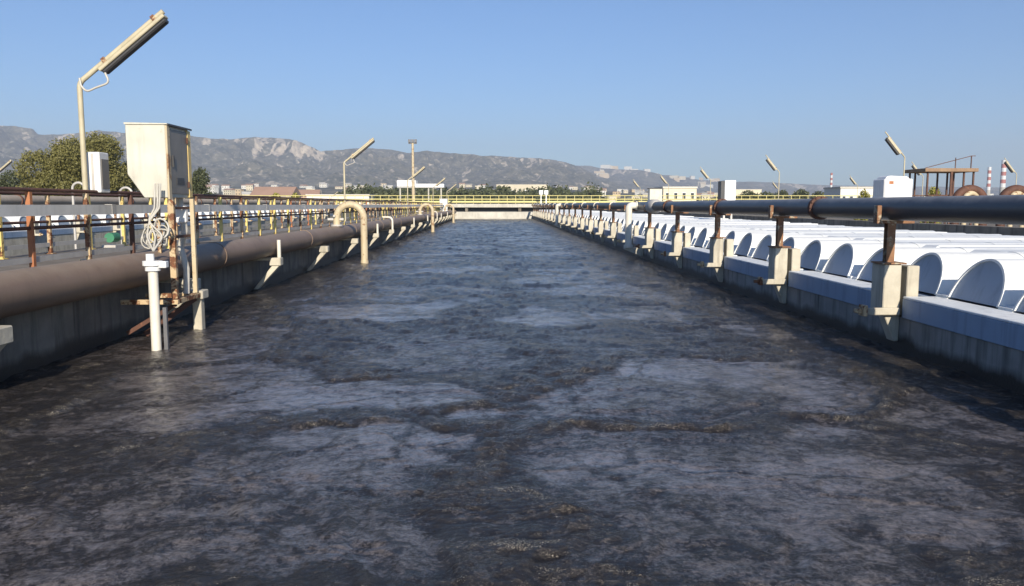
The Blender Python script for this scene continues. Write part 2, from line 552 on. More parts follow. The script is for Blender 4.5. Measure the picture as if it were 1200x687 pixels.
# haze: one closed box of thin air round everything
hz = MB().box((-7700, -80, GROUND - 1), (7700, 7600, 560)).build('haze', bpy.data.materials.new('haze_air'))
hm = hz.data.materials[0]
hm.use_nodes = True
hm.node_tree.nodes.remove(hm.node_tree.nodes['Principled BSDF'])
pv = hm.node_tree.nodes.new('ShaderNodeVolumePrincipled')
pv.inputs['Color'].default_value = (.74, .83, 1, 1)
pv.inputs['Density'].default_value = 1.65e-4
pv.inputs['Anisotropy'].default_value = 0.0
hm.node_tree.links.new(pv.outputs[0], hm.node_tree.nodes['Material Output'].inputs['Volume'])
tag(hz, kind='stuff')

# ------------------------------------------------------------------ water
YEND = 115.0
XR, XL = 5.60, -5.62


def water_sheet(name, xs, ys, seed=0, zoff=0):
    X, Y = np.meshgrid(xs, ys)
    wx = X + .55 * fbm(X / 1.3, Y / 1.3, 3, seed + 1) + .9 * perlin(X / 4, Y / 4, seed + 40)
    wy = Y + .55 * fbm(X / 1.3 + 9, Y / 1.3 + 4, 3, seed + 2) + .9 * perlin(X / 4 + 3, Y / 4, seed + 41)
    f1, edge, cid = voronoi_edge(wx / 3.9, wy / 3.4, seed + 3)
    f1b, edgeb, cidb = voronoi_edge(wx / 1.5 + 7, wy / 1.3, seed + 4)
    mod = sstep(-.35, .35, fbm(X / 2.2, Y / 2.2, 3, seed + 6))
    jag = .05 * fbm(X / .35, Y / .3, 4, seed + 19, .6)
    line = 1 - sstep(.01, .17, edge + jag)
    foam = line * (.4 + .6 * mod) + .30 * (1 - sstep(0, .12, edgeb + jag)) * mod
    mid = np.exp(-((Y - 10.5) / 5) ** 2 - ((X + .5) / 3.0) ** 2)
    rough = sstep(-.20, .42, fbm(X / 3.2, Y / 2.6, 5, seed + 18, .6)) * (1 - .75 * mid)
    foam = foam + .22 * sstep(-.1, .6, fbm(X / .9, Y / .7, 5, seed + 8, .6)) + .40 * rough
    calm_sheen = sstep(.07, .26, edge + jag) * (.35 + .65 * sstep(.15, .45, cid)) * (.72 + .42 * mid) * (.30 + .70 * sstep(5.5, 3.4, np.abs(X + .2))) * (.62 + .38 * sstep(4.6, 7.2, Y + .5 * X)) * (1 - .5 * (1 - sstep(.0, .09, edgeb + jag))) * (1 - .80 * rough)  # painted sheen: palest in mid-channel, fading beside the walls
    foam = foam * (1 - .75 * calm_sheen)
    froth_glint = sstep(.36, .8, line * sstep(.15, .6, fbm(X / .40 + 3, Y / .16, 4, seed + 25, .6)))
    ripple = fbm(wx / .62, wy / .46, 6, seed + 10, .58)
    swell = perlin(X / 2.4, Y / 1.9, seed + 11) + .6 * perlin(wx / 1.2, wy / 1.0, seed + 12)
    Z = .013 * swell + .024 * ripple * (1 - .60 * calm_sheen)
    Z += .026 * sstep(.16, .02, edge + jag) * (.4 + .6 * mod) * (1 + .8 * fbm(X / .25, Y / .2, 4, seed + 13))
    chop = fbm(X / .9 + 5, Y / 1.1, 4, seed + 30, .6)
    Z += .034 * chop * sstep(9, 24, Y)
    return tag(np_mesh(name, np.stack([X, Y, Z + zoff], -1).reshape(-1, 3), grid_faces(len(ys), len(xs)), M['water'], True, {'foam': foam, 'calm': calm_sheen, 'froth': froth_glint}), kind='structure')


ys = [-8.0]
while ys[-1] < YEND + .2:
    y = ys[-1]
    ys.append(y + (.25 if y < 2.5 else min(.26, max(.013, y * y / 1900 * .95))))
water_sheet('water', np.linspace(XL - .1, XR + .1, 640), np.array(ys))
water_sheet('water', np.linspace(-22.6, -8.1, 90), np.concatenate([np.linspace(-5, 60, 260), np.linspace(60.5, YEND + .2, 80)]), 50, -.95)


# ------------------------------------------------------------------ barrel vault covers
def make_cover(label, group, L=5.6, sx=1):
    """runs away from the basin along +x*sx; origin at the foot of its end panel, on the parapet level"""
    t = thing('tank_cover', label, 'tank cover', (0, 0, 0), 0, group)
    r, th, n, lean = .555, .03, 20, math.tan(R(23))
    vs, fs = [], []
    for k in range(n + 1):
        a = PI * k / n
        cy, cz = -math.cos(a), math.sin(a)
        for rad in (r, r - th):
            vs.append((sx * (rad * cz * lean), rad * cy, rad * cz))
        for rad in (r, r - th):
            vs.append((sx * L, rad * cy, rad * cz))
    for k in range(n):
        a, b = k * 4, k * 4 + 4
        fs += [(a, a + 2, b + 2, b), (a + 1, b + 1, b + 3, a + 3), (a, b, b + 1, a + 1), (a + 2, a + 3, b + 3, b + 2)]
    sh = MB().add(vs, fs, True)
    for q in range(1, 4):                            # lapped seams of the moulded sheets
        vs2 = []
        for k in range(n + 1):
            a = PI * k / n
            for xx, rad in ((q * 1.4, r - .01), (q * 1.4, r + .009), (q * 1.4 + .05, r + .009), (q * 1.4 + .05, r - .01)):
                vs2.append((sx * xx, -math.cos(a) * rad, math.sin(a) * rad))
        sh.add(vs2, [(k * 4 + i, k * 4 + i + 1, k * 4 + i + 5, k * 4 + i + 4) for k in range(n) for i in range(3)])
    o = sh.build('vault_shell', M['cover_white'], t)
    o.data.set_sharp_from_angle(angle=R(40))
    rp = r - th - .002
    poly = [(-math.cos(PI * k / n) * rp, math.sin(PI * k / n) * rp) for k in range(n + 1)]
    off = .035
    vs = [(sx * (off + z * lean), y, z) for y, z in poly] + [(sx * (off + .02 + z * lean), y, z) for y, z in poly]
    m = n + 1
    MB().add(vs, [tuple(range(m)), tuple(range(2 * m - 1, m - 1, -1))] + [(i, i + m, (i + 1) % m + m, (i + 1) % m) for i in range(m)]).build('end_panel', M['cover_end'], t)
    f = MB()
    f.box((min(0, sx * L), -.70, -.03), (max(0, sx * L), -.557, .02))
    f.box((min(0, sx * L), .557, -.03), (max(0, sx * L), .70, .02))
    f.build('flange', M['cover_white'], t, .006)
    f = MB()
    for a_, b_ in ((-.70, -.30), (.30, .70)):
        pr = [(sx * .55, .022), (sx * 1.5, .538), (sx * L, .538), (sx * L, .022)]
        f.prism(pr, 'y', a_, b_)
    f.build('valley_filler', M['cover_white'], t)  # added fill that takes the shade lines out between the vaults
    # closing plate at the far end
    vs = [(sx * (L - .02), y, z) for y, z in poly] + [(sx * (L - .05), y, z) for y, z in poly]
    MB().add(vs, [tuple(range(m)), tuple(range(2 * m - 1, m - 1, -1))] + [(i, i + m, (i + 1) % m + m, (i + 1) % m) for i in range(m)]).build('back_panel', M['cover_white'], t)
    return t


PITCH_C = 1.40
G1 = 'white barrel vault covers along the right basin wall'
cov = None
k = 0
y = 10.18 - 4 * PITCH_C
while y < YEND - .8:
    k += 1
    lab = 'white barrel vault cover with shaded arched end on right basin, %s from the near end' % nth(k)
    if cov is None:
        cov = make_cover(lab, G1)
        cov.location = (6.12, y, .76)
    else:
        c = dup(cov, (6.12 + random.uniform(-.012, .012), y, .76), label=lab)
        c.rotation_euler = (random.uniform(-.006, .006), random.uniform(-.004, .004), random.uniform(-.008, .008))
    y += PITCH_C
G2 = 'white barrel vault covers across the left basin'
cov2 = None
k = 0
y = 30.2
while y < YEND - .8:
    k += 1
    lab = 'pale barrel vault cover behind the left railing, across left basin, %s from the near end' % nth(k)
    if cov2 is None:
        cov2 = make_cover(lab, G2, 5.6, -1)
        cov2.location = (-23.05, y, .76)
        cov2.scale = (1, 1.22, 1.25)
    else:
        dup(cov2, (-23.05, y, .76), label=lab)
    y += 1.78

# ------------------------------------------------------------------ right basin wall and pipe supports
SUP_Y = [11.05 + 4.3 * k for k in range(-1, 24)]
rw = thing('basin_wall', 'long right basin wall with pale blue parapet above stained concrete', 'wall', (XR, 0, 0))
MB().box((0, -8, GROUND), (.42, YEND, .46)).build('concrete_base', M['concrete_grey'], rw)
edges = [-8] + [v for s in SUP_Y for v in (s - .20, s + .26)] + [YEND]
for a, b in zip(edges[::2], edges[1::2]):
    MB().box((-.025, a, .463), (.44, b, .725)).build('parapet', M['blue_paint'], rw, .006)
    MB().box((-.02, a + .004, .727), (.438, b - .004, .757)).build('coping', M['coping_white'], rw, .006)
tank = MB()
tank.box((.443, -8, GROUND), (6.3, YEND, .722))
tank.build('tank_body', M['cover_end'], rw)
cw = MB().box((12.35, -5, GROUND), (12.7, YEND, 1.46)).build('retaining_wall', M['concrete_wall'])
tag(cw, 'low dark concrete wall behind the white covers on the right', 'wall')


def make_support(label, group, sx=1):
    """origin on the wall face at water level; +x*sx points away from the water"""
    t = thing('pipe_support', label, 'pipe support', (0, 0, 0), 0, group)

    def X(a, b):
        return (min(a * sx, b * sx), max(a * sx, b * sx))
    p = MB()
    a = X(-.27, -.03)
    p.box((a[0], -.15, .54), (a[1], .22, 1.19))
    p.build('pillar', M['concrete'], t, .012)
    p = MB()
    a = X(.05, .22)
    p.box((a[0], -.15, .46), (a[1], .10, 1.17))
    p.build('side_slab', M['concrete'], t, .012)
    MB().prism([(-.24 * sx, .54), (-.002 * sx, .54), (-.002 * sx, .12), (-.07 * sx, .12)], 'y', -.10, .10).build('gusset', M['concrete'], t, .01)
    a = X(-.52, -.05)
    MB().box((a[0], -.205, .50), (a[1], -.153, .60)).build('arm', M['concrete'], t, .01)
    b = MB()
    a = X(-.58, -.523)
    b.box((a[0], -.26, .49), (a[1], -.10, .64))
    a = X(-.67, -.583)
    b.box((a[0], -.22, .53), (a[1], -.14, .59))
    b.build('arm_end_bracket', M['rust_cream'], t, .006)
    a = X(-.31, .02)
    MB().box((a[0], -.18, 1.193), (a[1], .18, 1.215)).build('base_plate', M['rust'], t, .004)
    c = MB()
    for y0, y1 in ((-.055, -.043), (.043, .055)):
        a = X(-.205, -.095)
        c.box((a[0], y0, 1.216), (a[1], y1, 1.742))
    a = X(-.156, -.144)
    c.box((a[0], -.043, 1.216), (a[1], .043, 1.742))
    c.build('steel_column', M['rust'], t)
    s = MB()
    a = X(-.36, .16)
    s.box((a[0], -.06, 1.744), (a[1], .06, 1.784))
    a = X(-.36, -.30)
    s.box((a[0], -.055, 1.786), (a[1], .055, 1.99))
    a = X(.10, .16)
    s.box((a[0], -.055, 1.786), (a[1], .055, 1.99))
    s.build('cradle', M['rust'], t, .004)
    return t


GS = 'pipe supports along the right basin wall'
sup = None
for k, y in enumerate(SUP_Y):
    lab = 'concrete pillar with rusty steel column under black pipe, %s from the camera' % nth(k + 1)
    if sup is None:
        sup = make_support(lab, GS)
        sup.location = (XR, y, 0)
    else:
        dup(sup, (XR, y, 0), label=lab)

# black air main on the right
PX, PZ = XR - .10, 1.945
bp = thing('air_pipe', 'thick black air main running above the right basin wall on rusty supports', 'pipe', (PX, 0, PZ))
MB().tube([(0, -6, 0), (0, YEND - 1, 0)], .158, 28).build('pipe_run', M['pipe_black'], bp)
fl = None
for k in range(18):
    y = 7.7 + 5.9 * k
    if fl is None:
        f = MB()
        f.tube([(0, -.045, 0), (0, -.004, 0)], .198, 24)
        f.tube([(0, .004, 0), (0, .045, 0)], .198, 24)
        for j in range(12):
            a = 2 * PI * j / 12
            f.tube([(.182 * math.cos(a), -.07, .182 * math.sin(a)), (.182 * math.cos(a), .07, .182 * math.sin(a))], .011, 6)
        fl = f.build('flange', M['rust_dark'], bp, loc=(0, y, 0))
    else:
        c = fl.copy()
        COL.objects.link(c)
        c.parent = bp
        c.location = (0, y, 0)
        if k > 4:
            c.material_slots[0].link = 'OBJECT'
            c.material_slots[0].material = M['pipe_white']
j = MB()
j.tube([(0, 27.35, 0), (0, 27.45, 0), (0, 28.2, 0), (0, 28.3, 0)], [.17, .235, .235, .17], 24)
j.build('valve_body', M['galv'], bp)


def arc_path(pts, rad, n=8):
    """round the corners of a polyline"""
    pts = [Vector(p) for p in pts]
    out = [pts[0]]
    for a, b, c in zip(pts, pts[1:], pts[2:]):
        d1, d2 = (a - b).normalized(), (c - b).normalized()
        ang = d1.angle(d2)
        k = min(rad / math.tan(ang / 2), (a - b).length * .49, (c - b).length * .49)
        p0, p1 = b + d1 * k, b + d2 * k
        for i in range(n + 1):
            s = i / n
            out.append(p0 * (1 - s) ** 2 + b * 2 * s * (1 - s) + p1 * s * s)
    out.append(pts[-1])
    return out


def gooseneck_r(y, label):
    t = thing('drop_pipe', label, 'pipe', (PX, y, 0), 0, 'white drop pipes on the right')
    MB().tube(arc_path([(-.16, 0, 1.97), (-.46, 0, 1.97), (-.46, 0, .51)], .30), .125, 18).build('pipe_bend', M['pipe_white'], t)
    MB().tube([(-.155, 0, 1.97), (-.20, 0, 1.97)], .165, 16).build('flange', M['pipe_white'], t)
    MB().prism([(-.62, .40), (.095, .40), (.095, .10), (-.02, .10), (-.62, .34)], 'y', -.1, .1).build('bracket', M['concrete'], t, .01)
    MB().tube([(-.46, 0, .402), (-.46, 0, .508)], .17, 16).build('foot_flange', M['pipe_white'], t)
    return t


gooseneck_r(30.2, 'white drop pipe bending off the black main beside its grey valve')
gooseneck_r(64.5, 'small far white drop pipe bending off the black main towards the end wall')

# ------------------------------------------------------------------ left basin wall, walkway and rails
lw = MB().box((-8.2, -8, GROUND), (XL, YEND, 1.00)).build('basin_wall', M['concrete_wall'])
tag(lw, 'long left basin wall of dark stained concrete below the brown pipe', 'wall')
tag(MB().box((-8.25, -8, 1.003), (XL + .06, YEND, 1.13)).build('walkway', M['concrete_deck'], None, .015), kind='structure')
fw = thing('basin_wall', 'far wall of the left basin with pale parapet below the arched covers', 'wall', (-22.5, 0, 0))
MB().box((-.42, -8, GROUND), (0, YEND, .46)).build('concrete_base', M['concrete'], fw)
MB().box((-.44, -8, .463), (.025, YEND, .725)).build('parapet', M['blue_paint'], fw, .008)
MB().box((-.44, -8, .727), (.02, YEND, .757)).build('coping', M['coping_white'], fw, .006)
MB().box((-6.3, -8, GROUND), (-.443, YEND, .722)).build('tank_body', M['concrete_deck'], fw)
sup2 = None
k = 0
for y in np.arange(31.5, YEND - 2, 4.3):
    k += 1
    lab = 'pale pillar on the far wall of the left basin, %s from the near end' % nth(k)
    if sup2 is None:
        sup2 = make_support(lab, 'pipe supports across the left basin', -1)
        sup2.location = (-22.5, y, 0)
    else:
        dup(sup2, (-22.5, y, 0), label=lab)
tp = thing('air_pipe', 'dusty tan pipe running behind the left railing across the left basin', 'pipe', (-22.4, 0, 2.2))
MB().tube([(0, -5, 0), (0, YEND, 0)], .24, 20).build('pipe_run', M['pipe_tan'], tp)
for k in range(14):
    MB().tube([(0, 33 + 5.9 * k, 0), (0, 33.09 + 5.9 * k, 0)], .29, 20).build('flange', M['rust_dark'], tp)

# brown air main on the left
LPX, LPZ, LPR = -5.34, 1.03, .25
lp = thing('air_pipe', 'thick brown pipe hung along the left basin wall above the sludge', 'pipe', (LPX, 0, LPZ))
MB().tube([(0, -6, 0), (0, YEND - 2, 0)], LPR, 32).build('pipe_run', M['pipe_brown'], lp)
for k in range(14):
    y = 15.6 + 7.4 * k
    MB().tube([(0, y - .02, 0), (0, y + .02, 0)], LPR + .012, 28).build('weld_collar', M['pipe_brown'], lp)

# brackets under it
br = None


def make_bracket(label):
    t = thing('pipe_bracket', label, 'bracket', (0, 0, 0), 0, 'concrete brackets under the brown pipe')
    MB().box((.40, -.13, .585), (.66, .13, .765)).build('bracket_block', M['concrete'], t, .012)
    MB().prism([(.005, .03), (.45, .583), (.62, .583), (.10, .03)], 'y', -.10, .10).build('strut', M['concrete'], t, .01)
    MB().box((.0, -.08, .70), (.398, .08, .765)).build('bearer', M['concrete'], t, .01)
    return t


BR_Y = [8.27 + 5.42 * k for k in range(20)]
kinds = ['', '', 'post', '', '', 'post', 'hook', '', 'post', '', 'post', '', 'hook', 'post', '', 'post', '', 'post', '', '']
for k, y in enumerate(BR_Y):
    kd = kinds[k]
    extra = {'': '', 'post': ' carrying a small white stub', 'hook': ' with a hooked white pipe'}[kd]
    lab = 'cream concrete bracket%s under brown pipe, %s from the camera' % (extra, nth(k + 1))
    if br is None:
        br = make_bracket(lab)
        br.location = (XL, y, 0)
        b = br
    else:
        b = dup(br, (XL, y, 0), label=lab)
    if kd == 'post':
        MB().tube([(.60, 0, .767), (.60, 0, 1.18)], .045, 12).build('stub_pipe', M['pipe_white'], b)
    elif kd == 'hook':
        MB().tube(arc_path([(.58, 0, .767), (.58, 0, 1.38), (.10, 0, 1.38)], .22), .05, 12).build('hook_pipe', M['pipe_white'], b)


def gooseneck_l(y, label, s=1.0):
    t = thing('drop_pipe', label, 'pipe', (LPX, y, 0), 0, 'cream goosenecks on the left')
    r = .46
    path = [(0, 0, 1.245), (0, 0, 1.52)] + [(r - r * math.cos(PI * k / 14), 0, 1.54 + r * 1.02 * math.sin(PI * k / 14)) for k in range(15)] + [(2 * r, 0, 1.4), (2 * r, 0, -.25)]
    MB().tube(path, .118, 18).build('pipe_bend', M['pipe_cream'], t)
    MB().tube([(0, 0, 1.27), (0, 0, 1.33)], .20, 18).build('flange', M['galv'], t)
    v = MB()
    v.tube([(-.30, 0, 1.50), (.24, 0, 1.50)], .05, 10)
    v.tube([(-.05, -.2, 1.62), (-.05, .2, 1.62)], .04, 10)
    v.build('valve', M['galv'], t)
    MB().tube([(2 * r, 0, -.02), (2 * r, 0, .10)], .135, 18).build('foot_collar', M['pipe_cream'], t)
    return t


gooseneck_l(27.9, 'large cream gooseneck pipe looping from brown pipe down into the sludge')
gooseneck_l(59.5, 'middle cream gooseneck farther along the left wall')
gooseneck_l(90.5, 'smallest cream gooseneck near the end wall on the left')


# railings
def railing(name, label, x, y0, y1, step, off, group, zt=2.19, seed=1, low=True, first=()):
    rr = random.Random(seed)
    t = thing(name, label, 'railing', (x, 0, 1.13), 0, group)
    zt -= 1.13
    MB().tube([(0, y0, zt), (0, y1, zt)], .026, 10).build('top_rail', M['rust_dark'], t)
    MB().tube([(0, y0, zt - .49), (0, y1, zt - .49)], .024, 10).build('mid_rail', M['rust_dark'], t)
    if low:
        MB().box((-.012, y0, .13), (.012, y1, .20)).build('toe_board', M['galv'], t)
    base = {}
    i_ = 0
    y = y0 + off
    while y < y1:
        mk = first[i_] if i_ < len(first) else rr.choice(['yellow', 'yellow', 'rust_cream', 'rust_cream', 'rust_orange'] if y < 40 else ['rust_cream', 'yellow'])
        if mk not in base:
            b = MB()
            b.bar((.0, 0, .0), (.0, 0, zt - .027), .06, .06)
            b.box((-.07, -.07, 0), (.07, .07, .012))
            base[mk] = b.build('post', M[mk], t, loc=(0, y, 0))
        else:
            c = base[mk].copy()
            COL.objects.link(c)
            c.parent = t
            c.location = (0, y, 0)
        y += step
        i_ += 1
    return t


railing('guard_railing', 'rusty yellow-posted railing on the near edge of the left walkway', -5.93, 3.26, YEND - 1, 1.46, 0, 'rusty walkway railings', seed=4, first=['yellow', 'rust_dark', 'rust_cream', 'rust_orange', 'yellow', 'rust_orange', 'rust_cream', 'rust_dark', 'yellow', 'rust_cream', 'yellow', 'rust_cream', 'yellow', 'yellow'])
railing('guard_railing', 'rusty railing along the far edge of the left walkway, seen through the near one', -7.9, 4.0, YEND - 1, 1.45, .5, 'rusty walkway railings', seed=9, first=['yellow'] * 7 + ['rust_cream', 'yellow', 'yellow', 'yellow'])
railing('guard_railing', 'distant railing with pale posts beyond the covered left basin', -29.5, 30, YEND - 1, 1.5, .2, 'rusty walkway railings', seed=12)

ct = thing('cable_tray', 'long grey steel cable tray fixed along the left railing', 'cable tray', (-5.84, 0, 1.86))
c = MB()
c.box((0, 2, 0), (.004, YEND - 3, .14))
c.box((0.004, 2, .136), (.10, YEND - 3, .14))
c.box((.004, 2, .0), (.10, YEND - 3, .004))
c.box((.10, 2, 0), (.104, YEND - 3, .14))
c.build('tray', M['tray_steel'], ct)
for k in range(26):
    MB().box((-.002, 4 + 4.2 * k, -.004), (.108, 4.12 + 4.2 * k, .146)).build('joint_plate', M['galv'], ct)


# paved yards between the tanks
tag(MB().box((12.72, -5, GROUND), (62, 172, .20)).build('yard', M['concrete_deck']), kind='structure')
tag(MB().box((-62, 20, GROUND), (-28.9, YEND, 1.58)).build('yard', M['concrete_deck']), kind='structure')
tag(MB().box((-62, YEND + 3, GROUND), (12, 150, .98)).build('yard', M['concrete_deck']), kind='structure')


# ------------------------------------------------------------------ lamps
def make_lamp(label, group, sx=1, ang=39, H=2.60, arm=1.62, matp='lamp_paint', fat=1.0):
    t = thing('lamp_post', label, 'lamp post', (0, 0, 0), 0, group)
    ca, sa = math.cos(R(ang)), math.sin(R(ang))
    tip = (sx * ca * arm, 0, H + sa * arm)
    MB().tube(arc_path([(0, 0, 0), (0, 0, H), tip], .16), .038, 12).build('pole', M[matp], t)
    MB().box((-.10, -.10, 0), (.10, .10, .02)).build('foot_plate', M[matp], t)
    Mx = Matrix.Translation((0, 0, H)) @ Matrix.Rotation(-R(ang) if sx > 0 else R(ang), 4, 'Y')
    h = MB()
    # trough under the arm, running along it
    for a, b in (((.36, -.085 * fat, -.095 * fat), (1.60, .085 * fat, -.042)),):
        h.box((sx * a[0], a[1], a[2]) if sx > 0 else (-b[0], a[1], a[2]), (sx * b[0], b[1], b[2]) if sx > 0 else (-a[0], b[1], b[2]), Mx)
    h.build('lamp_housing', M[matp], t, .01)
    d = MB()
    d.box((.38 if sx > 0 else -1.58, -.075 * fat, -.155 * fat), (1.58 if sx > 0 else -.38, .075 * fat, -.097 * fat), Mx)
    d.build('diffuser', M['box_dark'], t, .02)
    for q in (.50, 1.45):
        MB().box((sx * q - .03, -.05, -.045), (sx * q + .03, .05, .045), Mx).build('clamp', M['rust_cream'], t)
    return t, Mx


lamp, Mx = make_lamp('tall cream lamp post at the left railing with angled tube light and looped white cable', 'lamp posts along the left walkway')
lamp.location = (-6.04, 12.25, 1.17)
pts = [Mx @ Vector((.40, -.06, -.15)), Mx @ Vector((.36, -.07, -.30)), Vector((.26, -.07, 2.52)), Vector((.13, -.07, 2.46)), Vector((.05, -.06, 2.55)), Vector((.03, -.05, 2.66))]
MB().tube(arc_path(pts, .08, 5), .016, 8).build('cable', M['white_rubber'], lamp)
for k, w in enumerate(['second lamp post of the left walkway, cream, rising before the hills', 'third lamp post of the left walkway, in front of the floodlight mast',
                       'fourth lamp post of the left walkway, small and far', 'farthest lamp post of the left walkway, by the end wall']):
    dup(lamp, (-6.3, 34.8 + 25.5 * k, 1.17), label=w)
lampR, _ = make_lamp('nearest lamp post behind the right pipe, beside the white tank', 'lamp posts behind the right pipe', -1, 50, 4.6, 1.95, 'lamp_paint', 1.8)
lampR.location = (24.6, 48.5, .22)
for k, w in enumerate(['second lamp post behind the right pipe, pale against the sky', 'third lamp post behind the right pipe, above the white cabinet', 'fourth lamp post behind the right pipe, above the cream building',
                       'fifth and farthest lamp post behind the right pipe, before the hilltop town']):
    dup(lampR, (25.0, 71 + 22.5 * k, .22), label=w)
dup(lampR, (at(1080, 82), 82, .22), label='tilted lamp post standing between the white tank and the steel frame')
dup(lampR, (at(912, 150), 150, .22), label='small distant lamp post in front of the dark trees on the right')
dup(lampR, (at(1004, 120), 120, .22), label='faint lamp post left of the white tank')
dup(lampR, (at(1189, 75), 75, .22), label='lamp post with its tube ending just beside the taller striped chimney')
dup(lamp, (at(-4, 60), 60, 1.6), label='lamp post at the left picture edge, before the dark hill')
dup(lamp, (at(388, 120), 120, 1.0), label='pale lamp tilted above the town roofs left of the second lamp post', scale=(.8, .8, .8))

# meter box on the tall lamp's pole
mb = thing('meter_box', 'small white electrical box strapped to the tall lamp post', 'electrical box', (-5.93, 12.5, 2.18))
MB().box((-.12, -.15, 0), (.07, .15, .60)).build('case', M['white_enamel'], mb, .012)
MB().box((.072, -.11, .06), (.082, .12, .50)).build('door_panel', M['box_grey'], mb, .004)
MB().box((-.055, -.157, .02), (-.02, -.152, .58)).build('seam_strip', M['galv'], mb)
MB().box((-.19, -.06, .05), (-.121, .0, .52)).build('mounting_rail', M['pipe_cream'], mb)

# ------------------------------------------------------------------ control cabinet on its platform
CX, CY = -4.735, 12.0
cb = thing('control_cabinet', 'tall cream control cabinet on posts over the sludge, chamfered lower corner and grey door', 'cabinet', (CX, CY, .62))
z0, z1 = 1.48, 2.53
MB().prism([(-.57, z1), (-.57, z0 + .34), (-.34, z0), (0, z0), (0, z1)], 'y', 0, .90).build('case', M['box_cream'], cb, .01)
MB().prism([(-.58, z1 + .002), (.035, z1 + .002), (.035, z1 + .018), (-.58, z1 + .03)], 'y', -.012, .93).build('roof_plate', M['box_cream'], cb)
MB().box((.036, .0, z1 - .012), (.05, .92, z1 + .016)).build('roof_edge', M['box_dark'], cb)
d = MB().box((.003, .11, z0 + .06), (.022, .77, z1 - .05)).build('door', M['box_grey'], cb, .004)
MB().box((.023, .16, z0 + .45), (.045, .19, z0 + .62)).build('handle', M['box_dark'], d)
for hz0 in (z0 + .16, z1 - .22):
    MB().tube([(.036, .745, hz0), (.036, .745, hz0 + .09)], .014, 8).build('hinge', M['rust_dark'], d)
MB().box((.024, .30, z0 + .20), (.030, .58, z0 + .30)).build('vent_plate', M['box_dark'], d)
MB().box((.003, .78, z0 + .01), (.030, .90, z1 - .02)).build('side_trim', M['box_yellow'], cb, .004)
MB().box((.003, -.004, z0 - .02), (.028, .10, z1 - .01)).build('side_trim', M['pipe_cream'], cb, .004)
MB().bar((.03, .03, .0), (.03, .03, z0 - .03), .085, .07).build('leg', M['rust_cream'], cb)
MB().bar((.03, .86, .0), (.03, .86, z0 - .01), .06, .06).build('leg', M['pipe_cream'], cb)
MB().bar((-.50, .86, .51), (-.50, .86, z0 + .33), .05, .05).build('leg', M['rust_cream'], cb)
MB().bar((-.02, .05, .9), (-.02, .84, .9), .04, .04).build('cross_bar', M['rust_dark'], cb)
MB().bar((-.02, .05, 1.33), (-.02, .84, 1.33), .04, .04).build('cross_bar', M['rust_dark'], cb)

pf = thing('platform_bracket', 'rusty steel and concrete bracket carrying the control cabinet off the left wall', 'bracket', (CX, CY, 0))
p = MB()
p.box((-.74, -.06, .54), (.10, .02, .61))
p.box((.0, .022, .54), (.08, .92, .61))
p.box((-.74, .80, .54), (-.002, .88, .61))
p.build('platform_frame', M['rust_cream'], pf, .004)
p = MB()
p.bar((.02, .86, .53), (-.60, .40, .02), .07, .07)
p.bar((.02, .05, .53), (-.70, .05, .10), .06, .06)
p.build('strut', M['rust_dark'], pf)
MB().box((-.08, .98, -.25), (.06, 1.14, .50)).build('pier', M['concrete'], pf, .012)
MB().box((-.20, .93, .502), (.11, 1.20, .64)).build('pier_cap', M['concrete'], pf, .012)

st = thing('stilling_tube', 'upright white tube with capped head standing in the sludge below the cabinet', 'tube', (-4.67, 11.2, 0))
MB().tube([(0, 0, -.25), (0, 0, 1.19)], .066, 18).build('tube', M['pipe_white'], st)
h = MB()
h.tube([(0, 0, 1.10), (0, 0, 1.17)], .10, 18)
h.tube([(0, 0, 1.172), (0, 0, 1.235)], .13, 18)
h.tube([(-.03, 0, 1.236), (-.03, 0, 1.33)], .055, 14)
h.build('cap', M['white_enamel'], st)
MB().box((.068, -.05, 1.14), (.20, .05, 1.23)).build('junction_box', M['white_enamel'], st, .008)
MB().bar((.10, .10, -.25), (.10, .10, .58), .05, .05).build('guide_post', M['galv_dark'], st)

rr = random.Random(5)
hz_ = thing('cable_bundle', 'tangle of white hoses and cables hanging under the cabinet', 'cables', (-4.78, 11.76, 1.75))
for k in range(7):
    r = rr.uniform(.07, .17)
    cx, cz = rr.uniform(-.14, .05), rr.uniform(-.28, -.08)
    n = 22
    ph = rr.uniform(0, 6)
    q1, q2 = rr.uniform(.6, 1.1), rr.uniform(.7, 1.25)
    w1, w2 = rr.uniform(0, 6), rr.uniform(0, 6)
    turns = rr.uniform(.7, 1.2)
    pts = []
    for i in range(n):
        a_ = ph + 2 * PI * turns * i / n
        rw_ = r * (1 + .22 * math.sin(2 * a_ + w1) + .12 * math.sin(3 * a_ + w2))
        pts.append((cx + q1 * rw_ * math.cos(a_), .06 * (k / 7 - .5) + .05 * i / n + .02 * math.sin(3 * a_), cz + q2 * rw_ * math.sin(a_)))
    MB().tube(pts, rr.choice([.008, .011, .014]), 7).build('hose', M[rr.choice(['white_rubber', 'white_rubber', 'white_rubber', 'rust_cream'])], hz_)
for dx, a in ((.03, -.35), (.0, -.1), (-.04, .12)):
    MB().tube(arc_path([(dx, .02, .55), (dx - .02, 0, .2), (dx - .12 + a * .1, -.03, .02), (a * .5, -.03, -.2), (.0, -.25, -.40)], .1, 5), .014, 8).build('hose', M['white_rubber'], hz_)
wh = thing('drain_hose', 'thick white hose hanging behind the cabinet leg', 'hose', (-4.84, 12.72, 0))
MB().tube(arc_path([(0, 0, 2.12), (0, 0, 1.95), (.05, .03, 1.6), (-.04, .05, 1.35), (.05, .02, 1.0), (.04, .0, .62)], .15, 5), .05, 12).build('hose', M['white_rubber'], wh)
MB().box((-.10, -.06, 1.72), (.10, .06, 1.98)).build('coupling', M['white_enamel'], wh, .02)

